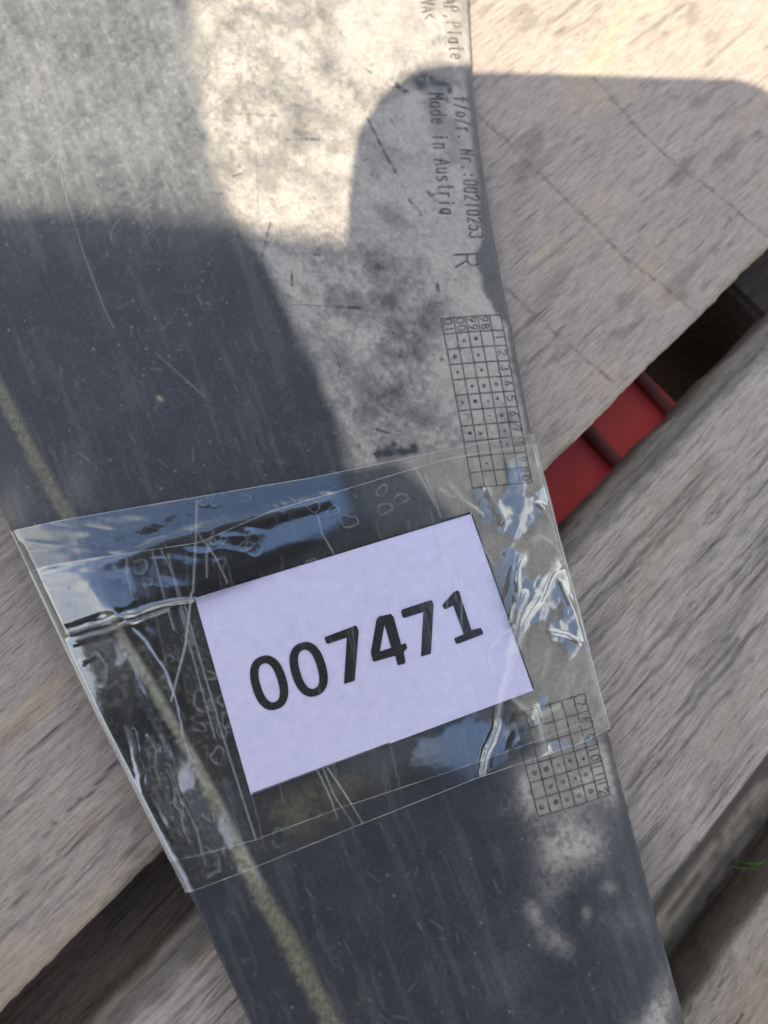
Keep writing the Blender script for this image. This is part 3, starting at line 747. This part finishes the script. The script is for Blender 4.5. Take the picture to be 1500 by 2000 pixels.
def print_shape(name, outer, holes, mat, up):
    """flat ink shape given in photo pixels, laid on the tag"""
    bm = bmesh.new(); edges = []
    for ring in [outer] + holes:
        # refine so that it follows the paper
        q = []
        for a, b in zip(ring, ring[1:] + ring[:1]):
            a = np.array(a, float); b = np.array(b, float); n = max(1, int(np.hypot(*(b - a)) / 14))
            q += [a + (b - a) * t / n for t in range(n)]
        vs = [bm.verts.new((p[0], -p[1], 0)) for p in q]
        edges += [bm.edges.new((vs[i], vs[(i + 1) % len(vs)])) for i in range(len(vs))]
    bmesh.ops.triangle_fill(bm, use_beauty=True, use_dissolve=False, edges=edges, normal=(0, 0, 1))
    px = np.array([v.co.x for v in bm.verts]); py = np.array([-v.co.y for v in bm.verts])
    p = at(px, py, 0.0); z = plate_z(px, py)
    for v, a, zz in zip(bm.verts, p, z): v.co = (a[0], a[1], zz + up)
    bmesh.ops.recalc_face_normals(bm, faces=bm.faces[:])
    if bm.faces and sum(fc.normal.z for fc in bm.faces) < 0: bmesh.ops.reverse_faces(bm, faces=bm.faces[:])
    me = bpy.data.meshes.new(name); bm.to_mesh(me); bm.free(); me.materials.append(mat)
    o = bpy.data.objects.new(name, me); C.objects.link(o); return own(o, tagr)
zp = lambda pts: [(380 + x / 2.2059, 1000 + y / 2.2059) for x, y in pts]
def zero(cx, cy, a, b, n=44, e=2.35):
    u = np.array([.950, -.312]); v = np.array([.285, .958]); out = []
    for i in range(n):
        t = 2 * math.pi * i / n; c, s = math.cos(t), math.sin(t)
        p = np.array([cx, cy]) + u * a * math.copysign(abs(c) ** (2 / e), c) + v * b * math.copysign(abs(s) ** (2 / e), s)
        out.append(tuple(p))
    return out
UPI = TAGUP + 0.00012
for cx, cy in ((321, 736), (491, 678)):
    print_shape('digit', zp(zero(cx, cy, 76, 119)), [zp(zero(cx, cy, 38, 86))], M_ink, UPI)
print_shape('digit', zp([(559, 546), (564, 538), (692, 490), (699, 493), (706, 515), (689, 727), (643, 741), (655, 541), (574, 569), (568, 566)]), [], M_ink, UPI)
print_shape('digit', zp([(783, 462), (795, 450), (844, 440), (856, 452), (889, 572), (908, 565), (916, 586), (900, 603), (908, 648), (900, 655), (874, 661), (863, 619), (774, 645), (766, 640), (758, 606)]),
            [zp([(817, 486), (846, 585), (797, 601)])], M_ink, UPI)
print_shape('digit', zp([(888, 432), (893, 421), (1016, 380), (1024, 384), (1029, 404), (1017, 608), (1010, 613), (974, 623), (985, 431), (902, 457), (896, 454)]), [], M_ink, UPI)
print_shape('digit', zp([(1066, 405), (1070, 396), (1116, 345), (1133, 338), (1140, 346), (1192, 509), (1232, 499), (1243, 520), (1240, 527), (1130, 569), (1124, 564), (1117, 545), (1159, 527), (1113, 402), (1084, 418), (1077, 419)]), [], M_ink, UPI)
# broken black cutting line along the upper and right edge of the tag
def strip(p0, p1, w0, name):
    p0 = np.array(p0, float); p1 = np.array(p1, float); t = (p1 - p0) / np.linalg.norm(p1 - p0); n = np.array([-t[1], t[0]])
    return print_shape(name, [tuple(p0 - n * w0), tuple(p1 - n * w0), tuple(p1 + n * w0), tuple(p0 + n * w0)], [], M_border, UPI - .00004)
strip((382, 1166), (919, 1001.8), 2.0, 'border_line')
strip((921, 1005), (1042, 1346), 1.2, 'border_line')
strip((492, 1549.5), (760, 1451), 1.0, 'border_line')

# ---------------------------------------------------------------- clear tape strips
creases = [  # polyline, width px, height mm, whitening
 ([(130, 1240), (190, 1222), (240, 1205), (300, 1185), (340, 1178), (375, 1172)], 5, .4, .26),
 ([(150, 1252), (215, 1232), (280, 1206), (330, 1192)], 4, .35, .22),
 ([(85, 1125), (150, 1110), (240, 1090), (330, 1058), (400, 1035), (520, 1005), (640, 975)], 16, .35, .06),
 ([(60, 1085), (140, 1070), (230, 1040), (330, 1010)], 22, .35, .02),
 ([(1112, 1098), (1085, 1115), (1060, 1150), (1040, 1185), (1020, 1225), (1000, 1280)], 8, 1.0, .30),
 ([(1020, 1160), (1010, 1200), (1000, 1250), (985, 1330), (965, 1420), (950, 1465), (938, 1512)], 6, .8, .30),
 ([(1028, 1225), (1000, 1270), (985, 1330)], 4, .4, .3),
 ([(1022, 1085), (1010, 1110), (1005, 1180), (998, 1215)], 5, .5, .2),
 ([(1042, 1380), (1052, 1420), (1062, 1465)], 7, .9, .25), ([(1042, 1385), (1056, 1440), (1070, 1472)], 3, .5, .3),
 ([(1000, 1365), (1030, 1385), (1052, 1398), (1090, 1378)], 6, .6, .18),
 ([(955, 1320), (950, 1280), (975, 1250), (1000, 1228)], 3, .3, .22),
 ([(1050, 985), (1075, 1005), (1090, 1030)], 6, .5, .12), ([(1040, 1060), (1060, 1050), (1085, 1062)], 5, .4, .12),
 ([(1075, 1235), (1110, 1240), (1140, 1258)], 5, .5, .16), ([(1130, 1150), (1135, 1200), (1145, 1250)], 5, .4, .15), ([(1100, 1140), (1120, 1180), (1128, 1195)], 5, .4, .1),
 ([(880, 950), (905, 990), (935, 1010)], 6, .35, .08), ([(930, 930), (960, 975), (985, 1020)], 8, .4, .06), ([(860, 960), (900, 985), (925, 1000)], 5, .3, .08),
 ([(290, 1440), (310, 1460), (305, 1500), (312, 1540)], 3, .12, .10), ([(330, 1490), (350, 1560), (385, 1625), (400, 1690)], 3, .15, .14), ([(325, 1500), (345, 1570), (370, 1650)], 2.5, .12, .12),
 ([(255, 1430), (262, 1470), (275, 1510), (268, 1545)], 6, .3, .05), ([(405, 1660), (425, 1675), (430, 1700), (410, 1712)], 3, .25, .15),
 ([(160, 1290), (195, 1275), (212, 1300), (200, 1340)], 4, .25, .10),
]
rt = np.random.default_rng(21)
thin = []
for x0, y0, x1, y1, a in [(385, 980, 378, 1160, .22), (385, 1040, 445, 1140, .16), (418, 1040, 405, 1130, .16), (375, 1160, 335, 1370, .26), (352, 1190, 420, 1440, .12), (362, 1185, 500, 1640, .14), (330, 1085, 378, 1260, .12),
                          (250, 1090, 262, 1170, .12), (300, 1080, 340, 1230, .12), (315, 1075, 360, 1180, .1), (640, 1500, 712, 1615, .2), (620, 1505, 660, 1600, .14), (630, 1500, 690, 1610, .12), (650, 1080, 620, 1010, .12),
                          (880, 1060, 905, 1180, .10), (895, 1060, 900, 1230, .10), (860, 1050, 872, 1200, .08), (840, 1040, 855, 1150, .07), (915, 1090, 960, 1240, .10), (905, 1020, 960, 1100, .12), (800, 900, 850, 990, .12), (830, 930, 860, 1010, .1)]:
    thin.append(([(x0, y0), ((x0 + x1) / 2 + rt.normal(0, 4), (y0 + y1) / 2), (x1, y1)], a))
for _ in range(60):
    x = rt.uniform(240, 960); y = rt.uniform(980, 1560); L = rt.uniform(40, 180); sl_ = rt.normal(.22, .08)
    thin.append(([(x, y), (x + L * sl_ * .5 + rt.normal(0, 2), y + L * .5), (x + L * sl_, y + L)], rt.uniform(.015, .045)))
loops = [(495, 1068, 18), (680, 1020, 14), (750, 995, 12), (425, 975, 13), (400, 980, 9), (610, 990, 12), (650, 1000, 10), (330, 1290, 9), (395, 1370, 18), (290, 1140, 8), (480, 1070, 11), (545, 1635, 14), (272, 1110, 16),
         (415, 1060, 7), (425, 1475, 13), (450, 1420, 9), (410, 1320, 10), (1010, 1115, 12), (560, 980, 11), (745, 960, 10)]
for _ in range(8): loops.append((rt.uniform(260, 800), rt.uniform(970, 1110), rt.uniform(6, 12)))
for _ in range(9): loops.append((rt.uniform(330, 470), rt.uniform(1200, 1680), rt.uniform(6, 13)))

def tape_shape(px, py, seed):
    """height of the film above the plate (m) and whitening"""
    h = np.full(px.shape, 0.00042)
    wt = np.zeros(px.shape)
    n1 = fbm(px / 90 + seed, py / 60 + seed, 3); n2 = fbm(px / 30 + 3, py / 45 + seed, 3)
    # loose, crumpled film between tag and right edge
    wl = ss(0, 70, px - np.interp(py, [850, 1000, 1350, 1500], [840, 905, 1000, 930])) * ss(855, 930, py)
    rdg = 1 - np.abs(2 * fbm((px * .9 + py * .35) / 55 + seed, (py * .9 - px * .35) / 120, 3, .55) - 1)
    h += wl * (0.0007 * rdg ** 2 + 0.0004 * (n2 - .4))
    # softly wavy film on the left
    wl2 = ss(60, -20, px - np.interp(py, [950, 1170, 1550, 1700], [560, 370, 470, 560]))
    rd2 = 1 - np.abs(2 * fbm((px * .96 + py * .22) / 210 + 4, (py * .96 - px * .22) / 42 + 2, 3, .5) - 1)
    up = ss(1235, 1120, py + .25 * (px - 200))
    h += wl2 * (0.00028 * rd2 * up + 0.00045 * (1 - up) * .35 * fbm((px - ridge(py)) / 38 + 1, py / 260, 3))
    h += 0.00014 * 0.045 * np.clip(py - 960, 0, 260) * ss(130, -60, px - np.interp(py, [930, 1000, 1060, 1120, 1160, 1190, 1230, 1260], [640, 660, 610, 500, 420, 380, 260, 150])) * ss(1275, 1215, py + .28 * (px - 120))
    # film bridging the groove: a tent on its right flank
    t1 = [(185, 1140), (232, 1195), (290, 1250), (330, 1310), (352, 1370), (368, 1440), (375, 1480)]
    h += 0.0009 * np.interp(py, [1130, 1200, 1380, 1470, 1520], [.2, 1, .7, .15, 0]) * np.exp(-(dseg(px, py, t1) / 28) ** 2)
    for pts, w_, hh, ww in creases:
        xs = [p[0] for p in pts]; ys = [p[1] for p in pts]
        m = (px > min(xs) - 40) & (px < max(xs) + 40) & (py > min(ys) - 40) & (py < max(ys) + 40)
        d = dseg(px[m] + (n2[m] - .5) * 16, py[m] + (n1[m] - .5) * 14, pts)
        h[m] += hh * 0.001 * np.exp(-(d / w_) ** 2)
        wt[m] = np.maximum(wt[m], .75 * ww * np.exp(-(d / (w_ * .45 + .8)) ** 2) * (0.3 + 1.0 * n2[m]))
    for pts, a in thin:
        add_line(wt, px, py, pts, 1.5, a)
    for x, y, r in loops:
        m = (np.abs(px - x) < r * 2) & (np.abs(py - y) < r * 2)
        th_ = np.arctan2(py[m] - y, px[m] - x)
        rr = r * (1 + .25 * np.sin(2 * th_ + x) + .12 * np.sin(3 * th_ + y))
        d = np.abs(np.hypot(px[m] - x, py[m] - y) - rr)
        h[m] += 0.00002 * np.exp(-(d / 3) ** 2)
        wt[m] = np.maximum(wt[m], .09 * np.exp(-(d / 1.4) ** 2) * (0.4 + .6 * (np.sin(th_ + x) > -.6)))
    # where the film has not stuck down it mirrors more strongly
    nb_ = fbm(px / 34 + 11, py / 34 + 5, 4, .55); ns = fbm((px * .97 + py * .24) / 120, (py * .97 - px * .24) / 22 + 3, 3)
    zone = ss(40, 0, px - np.interp(py, [930, 1000, 1060, 1120, 1160, 1190, 1230, 1260], [640, 660, 610, 500, 420, 380, 260, 150])) * ss(1262, 1225, py + .28 * (px - 120))
    zone *= 1 - 0.85 * np.clip(1.6 * blob(px, py, 265, 1125, 40, 26) + 1.6 * blob(px, py, 320, 1082, 46, 16, -12), 0, 1) * ss(.3, .5, nb_)
    zone = zone * ss(.12, .32, ns * .5 + nb_ * .5 + .12)
    xl_ = edgeL(py)
    strip_ = ss(34, 12, px - xl_ + (nb_ - .5) * 40 - np.interp(py, [1240, 1500, 1745], [14, 6, 0]))
    tent = ss(1.0, .55, dseg(px + (nb_ - .5) * 14, py, t1) / np.interp(py, [1140, 1200, 1330, 1480], [8, 26, 24, 6]))
    rightp = wl * ss(.50, .58, fbm((px + py * .4) / 62 + 3, (py - px * .3) / 88 + 7, 4, .5))
    lowr = ss(.42, .62, blob(px, py, 900, 1470, 120, 70, -20) + (nb_ - .5) * .6)
    left_b = ss(.62, .68, fbm(px / 40 + 2, py / 90 + 31, 3)) * ss(1240, 1290, py) * ss(20, -30, px - ridge(py))
    lifted = np.maximum.reduce([zone, strip_, tent, rightp, lowr * .8, left_b * .8]) + 0.04
    return h, wt, lifted

def tape_strip(name, topline, botline, lift, seed, label, wrap_r=True):
    tl = poly_x([(y, x) for x, y in topline]); bl = poly_x([(y, x) for x, y in botline])   # y as function of x
    nr = 270
    nb = 14                                            # columns that wrap round each long edge of the plate
    s = np.linspace(0, 1, nr)
    # columns are lines of constant fraction across the plate
    ncm = 430
    t = np.linspace(0, 1, ncm)
    def row(fr, tt):
        # point on the boundary lines at fraction tt between plate edges
        def on(line):
            y = np.full(tt.shape, 1300.0)
            for _ in range(14):
                x = edgeL(y) + (edgeR(y) - edgeL(y)) * tt; y = line(x)
            return x, y
        x0, y0 = on(tl); x1, y1 = on(bl)
        return x0[None] + (x1 - x0)[None] * fr[:, None], y0[None] + (y1 - y0)[None] * fr[:, None]
    # solve with interpolation in x (lines are functions of x)
    PX, PY = row(s, t)
    # snap side columns to the real edge
    xl = edgeL(PY); xr = edgeR(PY)
    PX = xl + (xr - xl) * t[None, :]
    h, wt, lifted = tape_shape(PX, PY, seed)
    edge = np.minimum(PX - xl, xr - PX)
    h = 0.00030 + (h - 0.00030) * ss(0, 22, edge) + 0.0003 * ss(40, 0, xr - PX)
    Z = plate_z(PX, PY) + h + lift - 0.0006 * np.clip(1 - edge / 7.0, 0, 1) ** 2
    P = at(PX, PY, 0.0); P[..., 2] = Z
    # wrap round the edges
    def wrap(col, nxt, depth):
        out = []
        dirv = col - nxt; dirv[:, 2] = 0; dirv /= np.linalg.norm(dirv, axis=1, keepdims=True)
        r = 0.0007
        for k in range(1, nb + 1):
            if k <= 7:
                a = k / 7 * math.pi / 2; o = r * math.sin(a); z = -r * (1 - math.cos(a))
            else:
                o = r; z = -r - (depth - r) * (k - 7) / (nb - 7)
            out.append(col + dirv * o + np.array([0, 0, z]))
        return np.stack(out, 1)
    Lw = wrap(P[:, 0], P[:, 3], 0.0036)[:, ::-1]; Rw = wrap(P[:, -1], P[:, -4], 0.0032)
    Rw[..., 0] += 0.0006 * (fbm(np.arange(nr)[:, None] / 14. + 0 * Rw[..., 0], Rw[..., 2] * 300 + seed, 3) - .35) * np.linspace(0, 1, nb)[None]
    A = np.concatenate([Lw, P, Rw], 1)
    nc = A.shape[1]
    WT = np.zeros((nr, nc, 4)); WT[:, nb:-nb, 0] = wt; WT[:, :, 2] = .5; WT[:, nb:-nb, 2] = lifted
    # whitened tear-off edges
    ee = np.zeros(nr); ee[:1] = .45; ee[-1:] = .5
    WT[:, :, 1] = ee[:, None] * (0.35 + .8 * fbm(np.arange(nc)[None] / 20. + 0 * ee[:, None], 3 + 0 * WT[:, :, 1], 3))
    WT[:, nb:nb + 5, 0] = np.maximum(WT[:, nb:nb + 5, 0], .05)
    WT[:, -nb - 4:, 0] = np.maximum(WT[:, -nb - 4:, 0], .10)
    WT = np.clip(WT, 0, 1)
    o = mesh_obj(name, A.reshape(-1, 3), grid_faces(nr, nc), M_tape, None, True, {'wear': WT})
    return tag(o, label, 'tape', 'clear tape strips over the paper tag')
tape_strip('tape_strip', [(-40, 1046), (20, 1035), (600, 935), (1046, 843), (1200, 810)], [(300, 1695), (385, 1672), (500, 1640), (660, 1580), (900, 1500), (1190, 1395)], 0.0, 1.0,
           'clear tape strip whose upper edge crosses the upper date grid')
tape_strip('tape_strip', [(-20, 1130), (90, 1108), (390, 1062), (530, 1000), (860, 900), (1060, 862), (1200, 835)], [(300, 1770), (372, 1744), (700, 1611), (940, 1516), (1100, 1462), (1150, 1447), (1190, 1425)], 0.00035, 1.0,
           'clear tape strip whose lower edge ends above the lower date grid')

# ---------------------------------------------------------------- small things in the gaps
for k, (x, y) in enumerate(((1172, 872), (1262, 765))):
    c = loc(np.array(MBr.inverted()), x, y, zr)
    vs, fs = [], []
    n = 12; L = 24
    for i in range(L):
        yy = -0.06 + 0.12 * i / (L - 1)
        for j in range(n):
            a = 2 * math.pi * j / n
            vs.append((c[0] + 0.0021 * math.cos(a) + 0.0012 * math.sin(yy * 60 + k), yy, zr + 0.0018 + 0.0020 * math.sin(a)))
    for i in range(L - 1):
        for j in range(n): fs.append((i * n + j, i * n + (j + 1) % n, (i + 1) * n + (j + 1) % n, (i + 1) * n + j))
    fs.append(tuple(range(n - 1, -1, -1))); fs.append(tuple((L - 1) * n + j for j in range(n)))
    o = mesh_obj('welded_rod', np.array(vs), fs, M_rust); o.matrix_world = MBr; own(o, red)
tuft = empty('grass_tuft', tuple(at(1480, 1690, ZW - 0.003) - np.array([0, 0, .012])))
tag(tuft, 'small bright green grass blades growing in the gap beside the lower right board', 'grass')
bpy.context.view_layer.update()
rg = np.random.default_rng(9)
for k in range(4):
    tip = at(1470 + k * 8, 1706 - k * 9, ZW - 0.0045 - .001 * (k % 2)); hgt = rg.uniform(.007, .010); dirx = rg.normal(0, .0012, 2) + du[:2] * .002
    b0 = tip - np.array([dirx[0], dirx[1], hgt])
    vs, fs = [], []
    for i in range(7):
        t_ = i / 6; wd = 0.0007 * (1 - t_) ** .6
        c = b0 + np.array([dirx[0] * t_ ** 1.6, dirx[1] * t_ ** 1.6, hgt * t_])
        vs += [c - np.array([wd, -wd * .5, 0]), c + np.array([0, 0, -.0003]), c + np.array([wd, -wd * .5, 0])]
    for i in range(6):
        for q in range(2): a = i * 3 + q; fs.append((a, a + 1, a + 4, a + 3))
    own(mesh_obj('blade', np.array(vs), fs, M_leaf), tuft)

# ---------------------------------------------------------------- what casts the shade: a hand-held phone and the person behind it (outside the picture)
def sun_at(px, py, z, h):
    p = at(px, py, z); return p + SUN * (h - z)
HP = CAM[2] + 0.012
pts = [(676, 470), (680, 400), (688, 320), (703, 250), (740, 196), (795, 158), (860, 143), (922, 142)]
ring = [sun_at(x, y, 0.0, HP) for x, y in pts] + [sun_at(x, y, ZW, HP) for x, y in [(1100, 166), (1300, 171), (1420, 174), (1465, 188), (1500, 208), (1530, 240), (1545, 300)]]
ring = [p[:2] for p in ring]
dwn = np.array([0.0, -0.085]); ring = ring + [ring[-1] + dwn, ring[0] + dwn]
n = len(ring)
vs = [(x, y, HP) for x, y in ring] + [(x, y, HP + 0.009) for x, y in ring]
fs = [tuple(range(n - 1, -1, -1)), tuple(range(n, 2 * n))] + [(i, (i + 1) % n, n + (i + 1) % n, n + i) for i in range(n)]
phone = empty('smartphone', (float(np.mean([r[0] for r in ring])), float(np.mean([r[1] for r in ring])), HP))
tag(phone, 'black smartphone held flat above the plate casting the rounded shadow', 'smartphone')
bpy.context.view_layer.update()
own(mesh_obj('phone_case', np.array(vs), [tuple(reversed(q)) if False else q for q in fs], M_phone, None, False), phone)

def skin_person():
    # crouched behind the phone, leaning forward; edges joint to joint with radii
    J = {'pelvis': (-.20, -.95, .28, .17), 'belly': (-.19, -.80, .42, .17), 'chest': (-.18, -.60, .56, .18), 'up': (-.12, -.46, .66, .15), 'neck': (-.02, -.36, .72, .075), 'head': (.05, -.26, .76, .125), 'crown': (.07, -.20, .80, .10),
         'shl': (-.40, -.385, .64, .105), 'ell': (-.48, -.33, .45, .06), 'wrl': (-.20, -.17, .27, .04), 'hal': (-.12, -.12, .235, .03),
         'shr': (.16, -.44, .64, .15), 'elr': (.27, -.36, .44, .075), 'wrr': (.09, -.17, .27, .04), 'har': (.045, -.13, .235, .03),
         'hpl': (-.33, -.93, .24, .11), 'knl': (-.40, -.55, .20, .075), 'anl': (-.42, -.80, -.08, .05), 'tol': (-.42, -.66, -.12, .035),
         'hpr': (-.07, -.93, .24, .11), 'knr': (.02, -.55, .20, .075), 'anr': (.03, -.80, -.08, .05), 'tor': (.03, -.66, -.12, .035)}
    E = [('pelvis', 'belly'), ('belly', 'chest'), ('chest', 'up'), ('up', 'neck'), ('neck', 'head'), ('head', 'crown'), ('up', 'shl'), ('shl', 'ell'), ('ell', 'wrl'), ('wrl', 'hal'),
         ('up', 'shr'), ('shr', 'elr'), ('elr', 'wrr'), ('wrr', 'har'), ('pelvis', 'hpl'), ('hpl', 'knl'), ('knl', 'anl'), ('anl', 'tol'), ('pelvis', 'hpr'), ('hpr', 'knr'), ('knr', 'anr'), ('anr', 'tor')]
    names = list(J); me = bpy.data.meshes.new('person')
    me.from_pydata([(J[k][0], J[k][1] + 0.042, J[k][2]) for k in names], [(names.index(a), names.index(b)) for a, b in E], []); me.update()
    o = bpy.data.objects.new('person', me); C.objects.link(o)
    bpy.context.view_layer.objects.active = o
    m = o.modifiers.new('skin', 'SKIN'); sv = me.skin_vertices[0].data
    for i, k in enumerate(names): sv[i].radius = (J[k][3],) * 2; sv[i].use_root = (k == 'pelvis')
    o.modifiers.new('sub', 'SUBSURF').levels = 2; o.modifiers['sub'].render_levels = 2
    me.materials.append(M_cloth)
    return tag(o, 'person in dark clothes crouching over the plate with a phone', 'person')
skin_person()
